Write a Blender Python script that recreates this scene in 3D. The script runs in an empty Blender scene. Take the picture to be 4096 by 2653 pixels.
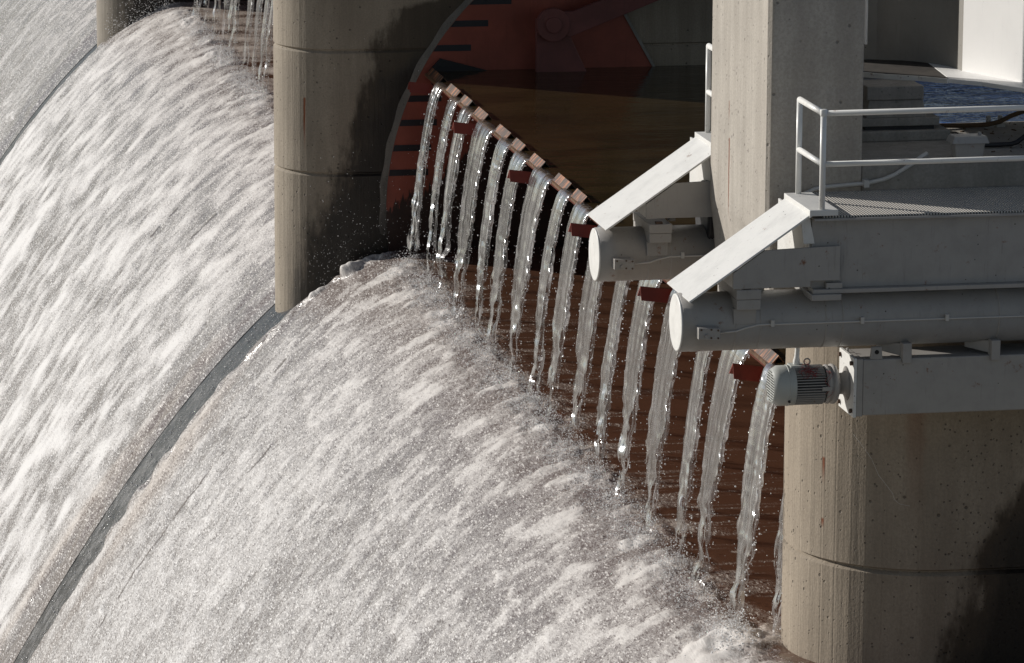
import bpy, math, random
import numpy as np
from mathutils import Vector, Matrix
random.seed(7)
RNG = np.random.default_rng(11)
SC = bpy.context.scene
COL = SC.collection
PI = math.pi
# World axes: X runs upstream, Y along the dam away from the camera, Z up.
# The origin lies on the crest of the near gate, next to the near pier.

# ------------------------------------------------------------------ helpers
class MB:
    """collects polygons; build() links them as ONE mesh object"""
    def __init__(s): s.v = []; s.f = []; s.sm = []
    def add(s, vs, fs, smooth=False):
        b = len(s.v); s.v += [tuple(p) for p in vs]
        s.f += [tuple(i + b for i in f) for f in fs]; s.sm += [smooth] * len(fs); return s
    def box(s, x0, x1, y0, y1, z0, z1):
        v = [(x, y, z) for x in (x0, x1) for y in (y0, y1) for z in (z0, z1)]
        return s.add(v, [(0, 1, 3, 2), (4, 6, 7, 5), (0, 4, 5, 1), (2, 3, 7, 6), (0, 2, 6, 4), (1, 5, 7, 3)])
    def hexa(s, p):   # 8 points: 4 of the bottom ring, then 4 of the top ring
        return s.add(p, [(3, 2, 1, 0), (4, 5, 6, 7), (0, 1, 5, 4), (1, 2, 6, 5), (2, 3, 7, 6), (3, 0, 4, 7)])
    def prism(s, poly, ax, a, b):   # 2-D outline pushed along axis ax from a to b
        def P(u, w, t):
            return {0: (t, u, w), 1: (u, t, w), 2: (u, w, t)}[ax]
        n = len(poly)
        v = [P(u, w, a) for u, w in poly] + [P(u, w, b) for u, w in poly]
        f = [tuple(range(n)), tuple(range(2 * n - 1, n - 1, -1))]
        f += [(i, i + n, (i + 1) % n + n, (i + 1) % n) for i in range(n)]
        return s.add(v, f)
    def tube(s, path, r, n=12, cap=True, smooth=True):
        path = [Vector(p) for p in path]; m = len(path)
        rr = r if isinstance(r, (list, tuple)) else [r] * m
        ref = Vector((0, 0, 1)); vs = []
        for i, p in enumerate(path):
            t = (path[min(i + 1, m - 1)] - path[max(i - 1, 0)]).normalized()
            a = ref if abs(t.dot(ref)) < .95 else Vector((0, 1, 0))
            u = t.cross(a).normalized(); w = t.cross(u)
            vs += [p + (u * math.cos(2 * PI * k / n) + w * math.sin(2 * PI * k / n)) * rr[i] for k in range(n)]
        fs = [(i * n + k, i * n + (k + 1) % n, (i + 1) * n + (k + 1) % n, (i + 1) * n + k) for i in range(m - 1) for k in range(n)]
        s.add(vs, fs, smooth)
        if cap:
            s.add([vs[k] for k in range(n)], [tuple(range(n - 1, -1, -1))])
            s.add([vs[(m - 1) * n + k] for k in range(n)], [tuple(range(n))])
        return s
    def lathe(s, prof, cy, cz, n=48, cap0=True, cap1=True, smooth=True):   # (x, r) profile turned about an X-directed axis
        vs = [(x, cy + r * math.cos(2 * PI * k / n), cz + r * math.sin(2 * PI * k / n)) for x, r in prof for k in range(n)]
        m = len(prof)
        for i in range(m - 1):
            s.add(vs[i * n:(i + 2) * n], [(k, (k + 1) % n, n + (k + 1) % n, n + k) for k in range(n)], smooth)
        if cap0: s.add(vs[:n], [tuple(range(n - 1, -1, -1))])
        if cap1: s.add(vs[-n:], [tuple(range(n))])
        return s
    def build(s, name, m, parent=None, bevel=0.0, seg=2):
        me = bpy.data.meshes.new(name)
        o = bpy.data.objects.new(name, me)
        off = Vector((0, 0, 0))
        if parent is not None:
            p = parent
            while p.parent is not None: p = p.parent
            off = p.location.copy(); o.parent = parent
        me.from_pydata([(a - off.x, b - off.y, c - off.z) for a, b, c in s.v], [], s.f)
        me.polygons.foreach_set('use_smooth', s.sm)
        me.validate(); me.update()
        import bmesh
        bm = bmesh.new(); bm.from_mesh(me)
        bmesh.ops.remove_doubles(bm, verts=bm.verts, dist=1e-5)
        bmesh.ops.recalc_face_normals(bm, faces=bm.faces); bm.to_mesh(me); bm.free()
        me.materials.append(m)
        COL.objects.link(o)
        if bevel:
            b = o.modifiers.new('bevel', 'BEVEL'); b.width = bevel; b.segments = seg; b.limit_method = 'ANGLE'; b.angle_limit = math.radians(40)
        return o

def tag(o, label=None, cat=None, group=None, kind=None):
    if label: o['label'] = label
    if cat and not kind: kind = 'thing'
    if cat: o['category'] = cat
    if group: o['group'] = group
    if kind: o['kind'] = kind
    return o
def thing(name, loc, label, cat, group=None):
    o = bpy.data.objects.new(name, None); COL.objects.link(o); o.location = loc; o.empty_display_size = .2
    return tag(o, label, cat, group)
def kids(o): return list(o.children)
def copy_tree(o, parent=None):
    c = o.copy(); COL.objects.link(c)
    if parent is not None: c.parent = parent
    for k in kids(o): copy_tree(k, c)
    return c

def np_mesh(name, V, F, m, smooth=True, parent=None):
    me = bpy.data.meshes.new(name)
    V = np.ascontiguousarray(V, dtype=np.float32); F = np.ascontiguousarray(F, dtype=np.int32); k = F.shape[1]
    me.vertices.add(len(V)); me.vertices.foreach_set('co', V.ravel())
    me.loops.add(F.size); me.loops.foreach_set('vertex_index', F.ravel())
    me.polygons.add(len(F)); me.polygons.foreach_set('loop_start', np.arange(0, F.size, k, dtype=np.int32))
    me.polygons.foreach_set('use_smooth', np.full(len(F), smooth))
    me.update(calc_edges=True); me.validate()
    me.materials.append(m)
    o = bpy.data.objects.new(name, me); COL.objects.link(o)
    if parent is not None: o.parent = parent
    return o

# ------------------------------------------------------------------ node materials
class NT:
    def __init__(s, name):
        s.m = bpy.data.materials.new(name); s.m.use_nodes = True; s.t = s.m.node_tree
        s.b = s.t.nodes['Principled BSDF']; s.out = s.t.nodes['Material Output']
    def n(s, typ, **kw):
        x = s.t.nodes.new(typ)
        for k, v in kw.items(): setattr(x, k, v)
        return x
    def put(s, sock, v):
        if hasattr(v, 'is_output'): s.t.links.new(v, sock)
        elif isinstance(v, (tuple, list)) and len(v) == 3 and sock.type == 'RGBA': sock.default_value = (*v, 1)
        else: sock.default_value = v
    def set(s, **kw):
        for k, v in kw.items(): s.put(s.b.inputs[k.replace('_', ' ')], v)
        return s
    def pos(s): return s.n('ShaderNodeNewGeometry').outputs['Position']
    def obj(s): return s.n('ShaderNodeTexCoord').outputs['Object']
    def uv(s): return s.n('ShaderNodeTexCoord').outputs['UV']
    def sep(s, v):
        x = s.n('ShaderNodeSeparateXYZ'); s.put(x.inputs[0], v); return x.outputs[0], x.outputs[1], x.outputs[2]
    def vscale(s, v, sc):
        x = s.n('ShaderNodeVectorMath', operation='MULTIPLY'); s.put(x.inputs[0], v); x.inputs[1].default_value = sc; return x.outputs[0]
    def noise(s, v, scale, detail=2.0, rough=.5, dist=0.0):
        x = s.n('ShaderNodeTexNoise'); s.put(x.inputs['Vector'], v)
        x.inputs['Scale'].default_value = scale; x.inputs['Detail'].default_value = detail
        x.inputs['Roughness'].default_value = rough; x.inputs['Distortion'].default_value = dist; return x.outputs['Fac']
    def vor(s, v, scale, feature='F1', rnd=1.0):
        x = s.n('ShaderNodeTexVoronoi', feature=feature); s.put(x.inputs['Vector'], v); x.inputs['Scale'].default_value = scale
        x.inputs['Randomness'].default_value = rnd; return x
    def math(s, op, a, b=0.0, c=0.0, clamp=False):
        x = s.n('ShaderNodeMath', operation=op, use_clamp=clamp)
        s.put(x.inputs[0], a); s.put(x.inputs[1], b); s.put(x.inputs[2], c); return x.outputs[0]
    def rng(s, v, a, b, c=0.0, d=1.0, smooth=True):
        x = s.n('ShaderNodeMapRange', interpolation_type='SMOOTHSTEP' if smooth else 'LINEAR'); s.put(x.inputs[0], v)
        for i, q in zip((1, 2, 3, 4), (a, b, c, d)): s.put(x.inputs[i], q)
        return x.outputs[0]
    def mix(s, f, a, b, mode='MIX'):
        x = s.n('ShaderNodeMix', data_type='RGBA', blend_type=mode); s.put(x.inputs[0], f); s.put(x.inputs[6], a); s.put(x.inputs[7], b); return x.outputs[2]
    def ramp(s, f, stops):
        x = s.n('ShaderNodeValToRGB'); s.put(x.inputs[0], f); e = x.color_ramp.elements
        while len(e) < len(stops): e.new(.5)
        for k, (p, c) in zip(e, stops):
            k.position = p; k.color = (*c, 1) if isinstance(c, tuple) else (c, c, c, 1)
        return x.outputs[0]
    def curve(s, v, pts, lo, hi):   # piecewise-linear function of a socket: pts = [(v, value)], values between lo and hi
        a, b = pts[0][0], pts[-1][0]
        r = s.ramp(s.rng(v, a, b, smooth=False), [((p - a) / (b - a), (q - lo) / (hi - lo)) for p, q in pts])
        return s.rng(r, 0, 1, lo, hi, smooth=False)
    def bump(s, h, strength=.5, dist=.01, prev=None):
        x = s.n('ShaderNodeBump'); x.inputs['Strength'].default_value = strength; x.inputs['Distance'].default_value = dist
        s.put(x.inputs['Height'], h)
        if prev is not None: s.put(x.inputs['Normal'], prev)
        return x.outputs[0]

def concrete(name, c0, c1, wet=None, algae=None, rust=(), pits=1.0, gscale=1.0, tint=None):
    t = NT(name); P = t.pos(); X, Y, Z = t.sep(P)
    streak = t.noise(t.vscale(P, (2.2, 2.2, .22)), 2.0, 5, .6)
    blot = t.noise(P, 1.1, 4, .6); fine = t.noise(P, 34 * gscale, 3, .65)
    col = t.mix(t.rng(streak, .3, .7), c0, c1)
    col = t.mix(t.rng(blot, .35, .75, 0, .45), col, tuple(q * .72 for q in c0))
    col = t.mix(t.rng(fine, .3, .75, 0, .45), col, tuple(q * .62 for q in c0))
    v = t.vor(P, 5.5); pr = t.sep(v.outputs['Color'])[0]
    pit = t.math('MULTIPLY', t.rng(v.outputs['Distance'], .05, .13, 1, 0), t.rng(pr, .32, .45))
    v2 = t.vor(P, 15); pr2 = t.sep(v2.outputs['Color'])[1]
    pit2 = t.math('MULTIPLY', t.rng(v2.outputs['Distance'], .08, .2, 1, 0), t.rng(pr2, .6, .7))
    pp = t.math('MULTIPLY', t.math('MAXIMUM', pit, pit2), pits, clamp=True)
    col = t.mix(t.math('MULTIPLY', pp, .75), col, tuple(q * .3 for q in c0))
    rough = .85
    nz = t.noise(P, 1.6, 5, .62); n2 = t.noise(t.vscale(P, (1.2, 1.2, .35)), 4, 4, .65)
    edge = t.math('ADD', t.math('MULTIPLY', t.math('SUBTRACT', nz, .5), .7), t.math('MULTIPLY', t.math('SUBTRACT', n2, .5), .8))
    if wet:
        d = t.math('ADD', t.math('SUBTRACT', X, t.curve(Z, wet['pts'], -6, 6)), edge)
        w = t.rng(d, -.06, wet.get('soft', .12))
        if 'y' in wet: w = t.math('MULTIPLY', w, t.rng(Y, wet['y'][0], wet['y'][1], 1, 0))
        if 'xmax' in wet: w = t.math('MULTIPLY', w, t.rng(X, wet['xmax'], wet['xmax'] + .4, 1, 0))
        col = t.mix(w, col, t.mix(1.0, col, wet['mul'], 'MULTIPLY'))
    if algae:
        d = t.math('ADD', t.math('SUBTRACT', X, t.curve(Z, algae['pts'], -6, 6)), edge)
        w = t.rng(d, -.1, algae.get('soft', .35))
        if 'y' in algae: w = t.math('MULTIPLY', w, t.rng(Y, algae['y'][0], algae['y'][1], 1, 0))
        if 'xmax' in algae: w = t.math('MULTIPLY', w, t.rng(X, algae['xmax'], algae['xmax'] + .4, 1, 0))
        ac = t.mix(t.noise(P, 9, 5, .7), (.005, .004, .0035), (.022, .015, .009))
        col = t.mix(w, col, ac)
        rough = t.rng(w, 0, 1, .85, .45)
    for (ax, c, wd, z1, z0, up) in rust:     # rust runs: axis coordinate, width, top, bottom
        A = (X, Y, Z)[ax]
        wob = t.math('MULTIPLY', t.math('SUBTRACT', t.noise(P, 6, 2), .5), wd * .8)
        dd = t.math('ABSOLUTE', t.math('ADD', t.math('SUBTRACT', A, c), wob))
        m = t.math('MULTIPLY', t.rng(dd, wd * .3, wd, 1, 0), t.math('MULTIPLY', t.rng(Z, z1, z1 + .03, 1, 0), t.rng(Z, z0, z1, 0.0, 1.0)))
        col = t.mix(t.math('MULTIPLY', m, up, clamp=True), col, (.16, .045, .012))
    h = t.math('SUBTRACT', t.math('MULTIPLY', fine, .35), t.math('MULTIPLY', pp, 1.2))
    h = t.math('ADD', h, t.math('MULTIPLY', t.noise(t.vscale(P, (9, 9, .5)), 2.0, 3, .6), .5))
    t.set(Base_Color=col, Roughness=rough, Normal=t.bump(h, .8, .014))
    return t.m

def paint(name, c, rough=.45, dirt=.6, rustspots=.0, streaks=True):
    t = NT(name); P = t.pos()
    n = t.noise(P, 3.2, 5, .65); f = t.noise(P, 26, 4, .7)
    col = t.mix(t.rng(n, .4, .75, 0, dirt * .5), c, tuple(q * .72 for q in c))
    st = t.noise(t.vscale(P, (10, 10, .8)), 2.2, 4, .7)
    col = t.mix(t.rng(st, .57, .8, 0, dirt * .6), col, tuple(q * .5 for q in c))
    v = t.vor(P, 9.0); r = t.sep(v.outputs['Color'])[0]
    spot = t.math('MULTIPLY', t.rng(t.math('ADD', v.outputs['Distance'], t.math('MULTIPLY', f, .14)), .11, .16, 1, 0), t.rng(r, .52, .58))
    col = t.mix(t.math('MULTIPLY', spot, dirt), col, (.035, .028, .022))
    if rustspots:
        rs = t.rng(t.noise(P, 7, 6, .75), .645 - .06 * rustspots, .72, 0, .9)
        col = t.mix(rs, col, (.17, .06, .02))
    t.set(Base_Color=col, Roughness=t.rng(f, .2, .8, rough * .8, rough * 1.25), Normal=t.bump(f, .12, .006))
    return t.m

def flat(name, c, rough=.5, metallic=0.0, var=.25, scale=14):
    t = NT(name); n = t.noise(t.pos(), scale, 5, .65)
    t.set(Base_Color=t.mix(t.rng(n, .3, .7), tuple(q * (1 - var) for q in c), c), Roughness=rough, Metallic=metallic, Normal=t.bump(n, .15, .01)); return t.m

M = {}
TAN0, TAN1 = (.30, .265, .215), (.42, .375, .315)
M['col'] = concrete('column_concrete', (.36, .325, .28), (.47, .43, .375), rust=((1, .34, .028, 2.77, 1.65, 2.6), (1, .37, .016, 3.2, 2.95, 2.2), (1, .23, .006, 2.6, 2.3, .8)), pits=.8)
M['pierA'] = concrete('pier_concrete', (.285, .24, .185), (.375, .32, .25),
    wet=dict(pts=[(-6, -3.2), (-3.5, -2.4), (-1.5, -1.5), (-.44, -1.3), (0, -1.15), (.42, -1.1), (.72, -.85), (1.11, -.6), (1.3, .1), (3, 1.5), (8, 3)], mul=(.27, .25, .23), y=(25.8, 26.35), soft=.35, xmax=3.3),
    algae=dict(pts=[(-6, -2.9), (-4.1, -2.55), (-2.6, -2.1), (-1.5, -1.5), (-.5, -1.15), (-.1, -.95), (.35, -.25), (.8, 5), (8, 6)], soft=.6, y=(25.8, 26.5), xmax=3.3),
    rust=((0, -2.07, .022, -.44, -1.5, 1.5),), pits=1.0)
M['pierB'] = concrete('near_pier_concrete', (.29, .237, .178), (.375, .312, .238),
    wet=dict(pts=[(-9, .6), (-2.8, 1.2), (-2.2, 1.45), (-1.65, 1.6), (-1.3, 1.8), (-1.08, 1.95), (-.8, 2.35), (0, 4)], mul=(.26, .23, .20), soft=.3),
    algae=dict(pts=[(-9, .8), (-3, 1.45), (-1.9, 1.8), (-1.2, 2.1), (-.9, 2.7), (0, 5)], soft=.4),
    rust=((0, .12, .016, -.65, -.98, 1.1), (0, .12, .018, -1.36, -1.48, 1.0), (0, 1.0, .14, .2, -1.6, .35)), pits=1.15)
M['pierC'] = concrete('far_pier_concrete', (.27, .24, .195), (.34, .3, .25), algae=dict(pts=[(-6, -2.3), (0, -1.6), (8, 1)], soft=.5, y=(60.9, 61.4)))
M['abut'] = concrete('abutment_concrete', (.25, .235, .21), (.34, .32, .29), pits=.5)
def slab_mat():
    t = NT('wet_spillway_concrete'); P = t.pos()
    n = t.noise(P, 3, 6, .7); ln = t.noise(t.vscale(P, (.8, 7, .8)), 1.5, 5, .7); g = t.noise(t.vscale(P, (1, .45, 1)), 16, 4, .75)
    col = t.mix(t.rng(ln, .35, .65), (.020, .020, .023), (.075, .071, .070)); col = t.mix(t.rng(g, .56, .72, 0, .6), col, (.012, .011, .011))
    t.set(Base_Color=col, Roughness=t.rng(n, .3, .7, .12, .4), Normal=t.bump(t.math('ADD', t.math('MULTIPLY', ln, 1.2), t.math('MULTIPLY', g, .4)), .6, .02)); return t.m
M['slab'] = slab_mat()
M['white'] = paint('white_paint', (.70, .69, .66), .42, .75, .6)
M['grey'] = paint('grey_paint', (.35, .332, .31), .5, .95, .7)
M['cap'] = paint('bright_white_paint', (.74, .73, .70), .45, 1.0, .35)
M['motor'] = paint('motor_paint', (.43, .445, .42), .42, .6)
M['fin'] = flat('dark_motor_stator', (.05, .048, .046), .7)  # near-black body colour between the cooling fins
M['rail'] = paint('rail_paint', (.74, .735, .71), .35, .35, .3)
M['dark'] = flat('dark_rubber', (.012, .012, .015), .55)
M['hole'] = flat('dark_recess', (.012, .011, .011), .8)
M['bolt'] = flat('rusty_bolt', (.12, .075, .05), .6, .3)
M['bridge'] = paint('bridge_white_paint', (.86, .85, .83), .5, .2)
M['shaded_flange'] = flat('shaded_flange_paint', (.055, .046, .038), .8, 0, .5, 6)  # shadow over the flange's left part, set as a dark colour
M['shaded_web'] = paint('shaded_panel_paint', (.26, .245, .22), .6, .7)  # shade on the white web's left side, put into the paint colour
M['deck'] = concrete('unseen_deck_concrete', (.25, .24, .22), (.33, .31, .29), pits=.3)
M['ground'] = flat('river_bank_ground', (.38, .34, .28), .9, 0, .4, .3)
M['debris'] = flat('brown_debris', (.10, .06, .03), .9)
M['line'] = flat('red_cord', (.30, .03, .035), .6)
M['bar'] = flat('black_gauge_paint', (.010, .011, .018), .4)
M['conduit'] = paint('conduit_paint', (.52, .50, .47), .45, .5)

def red_steel(name, c, algae=True, low=None):
    t = NT(name); P = t.pos(); X, Y, Z = t.sep(P)
    n = t.noise(P, 1.7, 5, .62); st = t.noise(t.vscale(P, (5, 5, .5)), 2, 5, .65)
    col = t.mix(t.rng(n, .35, .7), tuple(q * .72 for q in c), c)
    col = t.mix(t.rng(st, .55, .78, 0, .6), col, tuple(q * .4 for q in c))
    if low:   # slimy band whose ragged upper edge climbs upstream
        top = t.curve(X, low, -8, 2)
        jag = t.math('ADD', t.math('MULTIPLY', t.noise(t.vscale(P, (14, 14, 2)), 1.5, 3, .7), 1.0), t.math('MULTIPLY', n, .5))
        d = t.math('SUBTRACT', t.math('ADD', top, t.math('SUBTRACT', jag, .75)), Z)
        w = t.rng(d, -.03, .12)
        col = t.mix(w, col, t.mix(t.noise(P, 5, 5, .7), (.008, .006, .006), (.05, .018, .012)))
    t.set(Base_Color=col, Roughness=.5, Normal=t.bump(n, .1, .02)); return t.m
M['plate'] = red_steel('red_side_plate_paint', (.34, .080, .05), low=[(-1, -2.55), (-.4, -2.2), (.2, -1.8), (1.0, -1.1), (2, -.6), (5, -.5)])
M['gate'] = red_steel('red_gate_paint', (.27, .065, .035))
M['split'] = red_steel('dark_red_splitter_paint', (.28, .05, .032))

def crest_mat():
    t = NT('rusty_crest_steel'); P = t.pos()
    st = t.noise(t.vscale(P, (1.2, 9, 1.2)), 1.0, 5, .72); n = t.noise(P, 6, 5, .7)
    col = t.mix(t.rng(n, .3, .7), (.28, .092, .036), (.44, .19, .088))
    col = t.mix(t.rng(st, .42, .52, 0, .95), col, (.035, .026, .020))
    t.set(Base_Color=col, Roughness=.55, Normal=t.bump(st, .3, .01)); return t.m
M['crest'] = crest_mat()
M['arm'] = red_steel('maroon_arm_paint', (.21, .068, .06))

M['lip'] = flat('slimy_crest_lip', (.20, .105, .05), .4, 0, .75, 9)
def grating_mat():
    t = NT('grating_steel'); P = t.pos(); X, Y, Z = t.sep(P)
    u = t.math('MULTIPLY', X, 2 * PI / .066); w = t.math('MULTIPLY', Y, 2 * PI / .105)
    h = t.math('MULTIPLY', t.math('SINE', t.math('ADD', u, w)), t.math('SINE', t.math('SUBTRACT', u, w)))
    hole = t.rng(h, -.6, -.2, 1, 0)
    col = t.mix(hole, (.66, .62, .56), (.05, .046, .042))
    t.set(Base_Color=col, Roughness=.5, Normal=t.bump(h, .9, .02)); return t.m
M['grate'] = grating_mat()
M['edge'] = concrete('arc_edge_concrete', (.17, .155, .135), (.26, .235, .205), algae=dict(pts=[(-6, -3), (-1.6, -.75), (-.8, -.2), (.2, 1.6), (3, 4)], soft=.8), pits=.6)

def flow_mat():
    t = NT('foaming_water'); U = t.uv()
    a = t.n('ShaderNodeAttribute', attribute_name='foam').outputs['Fac']
    b = t.n('ShaderNodeAttribute', attribute_name='brown').outputs['Fac']
    g1 = t.noise(t.vscale(U, (1, .30, 1)), 24, 3, .75); g2 = t.noise(t.vscale(U, (1, .30, 1)), 62, 2, .7)
    vc = t.vor(t.vscale(U, (1, .30, 1)), 56); cell = t.sep(vc.outputs['Color'])[0]
    st = t.noise(t.vscale(U, (.5, 2.6, 1)), 2.6, 5, .65)
    fac = t.math('ADD', a, t.math('MULTIPLY', t.math('SUBTRACT', g1, .5), 1.15))
    fac = t.math('ADD', fac, t.math('MULTIPLY', t.math('SUBTRACT', g2, .5), 1.1))
    fac = t.math('ADD', fac, t.math('MULTIPLY', t.math('SUBTRACT', st, .5), .26))
    painted_glint = t.math('SUBTRACT', t.rng(cell, .86, .98, 0, .60), t.rng(cell, .0, .14, .26, 0))  # sun glints painted as white specks; the dark specks are grain
    fac = t.math('ADD', fac, painted_glint)
    on = t.rng(a, .04, .25)
    fac = t.math('MULTIPLY', t.rng(fac, .05, .95, 0, 1, False), on, clamp=True)
    dark = t.mix(b, (.15, .128, .12), (.10, .042, .020))
    white = t.mix(t.math('MULTIPLY', b, .7), (.70, .685, .675), (.54, .44, .34))
    col = t.mix(fac, dark, white)
    h = t.math('ADD', t.math('MULTIPLY', g1, .8), t.math('MULTIPLY', g2, .55))
    h = t.math('ADD', h, t.math('MULTIPLY', st, .3))
    bs = t.bump(t.math('MULTIPLY', h, t.rng(a, .0, .35, .06, 1)), .6, .018)
    t.set(Base_Color=col, Roughness=t.rng(fac, .1, .8, .12, .5), IOR=1.33, Normal=bs, Specular_IOR_Level=.5)
    return t.m
M['flow'] = flow_mat()

def still_mat(name, base, scale, stretch, strength, dist, rough=.04):
    t = NT(name); P = t.vscale(t.pos(), stretch)
    n = t.math('ADD', t.noise(P, scale, 4, .55, .6), t.math('MULTIPLY', t.noise(P, scale * 3.3, 3, .5), .3))
    cc = t.mix(t.rng(t.noise(P, scale * .35, 5, .6, 1.2), .35, .65), tuple(q * .6 for q in base), base)
    t.set(Base_Color=cc, Roughness=rough, IOR=1.33, Normal=t.bump(n, strength, dist)); return t.m
M['pool'] = still_mat('brown_pool_water', (.048, .031, .013), 1.6, (.55, 1.3, 1), .16, .08, .06)
M['lake'] = still_mat('blue_lake_water', (.03, .14, .46), 1.5, (.55, 1.2, 1), .8, .2)  # blue of the reflected sky is put into the water colour
M['lake'].node_tree.nodes['Principled BSDF'].inputs['Specular IOR Level'].default_value = .3

def stream_mat():
    t = NT('clear_falling_water'); U = t.uv()
    lines = t.noise(t.vscale(U, (1, .03, 1)), 17, 3, .8)
    l2 = t.noise(t.vscale(U, (1, .12, 1)), 5.5, 3, .6)
    rip = t.noise(t.vscale(U, (1, .45, 1)), 24, 3, .65)
    h = t.math('ADD', t.math('ADD', lines, t.math('MULTIPLY', l2, 1.2)), t.math('MULTIPLY', rip, .10))
    nb = t.bump(h, .45, .015)
    def sh(kind, c, **kw):
        x = t.n(kind); x.inputs['Color'].default_value = (*c, 1)
        for k, v in kw.items(): t.put(x.inputs[k], v)
        return x.outputs[0]
    def mixs(f, p, q):
        x = t.n('ShaderNodeMixShader'); t.put(x.inputs[0], f); t.t.links.new(p, x.inputs[1]); t.t.links.new(q, x.inputs[2]); return x.outputs[0]
    clear = sh('ShaderNodeBsdfTransparent', (.93, .93, .935))
    milk = mixs(.5, sh('ShaderNodeBsdfDiffuse', (.80, .79, .785), Normal=nb), sh('ShaderNodeBsdfTranslucent', (.80, .79, .785), Normal=nb))
    gloss = sh('ShaderNodeBsdfGlossy', (1, 1, 1), Roughness=.16, Normal=nb)
    rim = t.n('ShaderNodeAttribute', attribute_name='rim').outputs['Fac']
    f = t.math('ADD', t.rng(t.math('ADD', lines, t.math('MULTIPLY', t.math('SUBTRACT', l2, .5), .6)), .48, .66, .0, .36), t.math('MULTIPLY', rim, .45), clamp=True)
    fr = t.n('ShaderNodeFresnel'); fr.inputs['IOR'].default_value = 1.33; t.put(fr.inputs['Normal'], nb)
    out = mixs(t.math('MULTIPLY', fr.outputs[0], .5, clamp=True), mixs(f, clear, milk), gloss)
    fray = t.n('ShaderNodeAttribute', attribute_name='fray').outputs['Fac']
    tear = t.noise(t.vscale(U, (1, .32, 1)), 9, 4, .7)
    out = mixs(t.rng(t.math('SUBTRACT', tear, t.math('MULTIPLY', fray, .66)), .0, .05), sh('ShaderNodeBsdfTransparent', (1, 1, 1)), out)
    t.t.links.new(out, t.out.inputs['Surface'])
    return t.m
M['stream'] = stream_mat()
def drop_mat():
    t = NT('white_water_drops')
    t.set(Base_Color=(.9, .9, .9), Roughness=.08, IOR=1.33, Specular_IOR_Level=.8)
    return t.m
M['drop'] = drop_mat()

# ------------------------------------------------------------------ spillway geometry
def prof(x): return -3.15 - .42 * np.maximum(0, -.5 - x) ** 1.52
XS = np.concatenate([np.linspace(4.6, .6, 60, endpoint=False), np.linspace(.6, -12.2, 4000)])
ZS = prof(XS); ARC = np.concatenate([[0], np.cumsum(np.hypot(np.diff(XS), np.diff(ZS)))])
def at_arc(s): return np.interp(s, ARC, XS), np.interp(s, ARC, ZS)
def arc_of(x): return np.interp(-np.asarray(x), -XS, ARC)

def gfield(ny, ns, sy, ss, rng):   # smooth random field, unit deviation; sy, ss = blur in cells
    w = rng.standard_normal((ny, ns))
    fy = np.fft.fftfreq(ny)[:, None]; fs = np.fft.rfftfreq(ns)[None, :]
    g = np.exp(-2 * (PI * fy * sy) ** 2 - 2 * (PI * fs * ss) ** 2)
    r = np.fft.irfft2(np.fft.rfft2(w) * g, s=(ny, ns)); return r / r.std()
def sstep(x, a, b):
    t = np.clip((x - a) / (b - a), 0, 1); return t * t * (3 - 2 * t)

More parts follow.
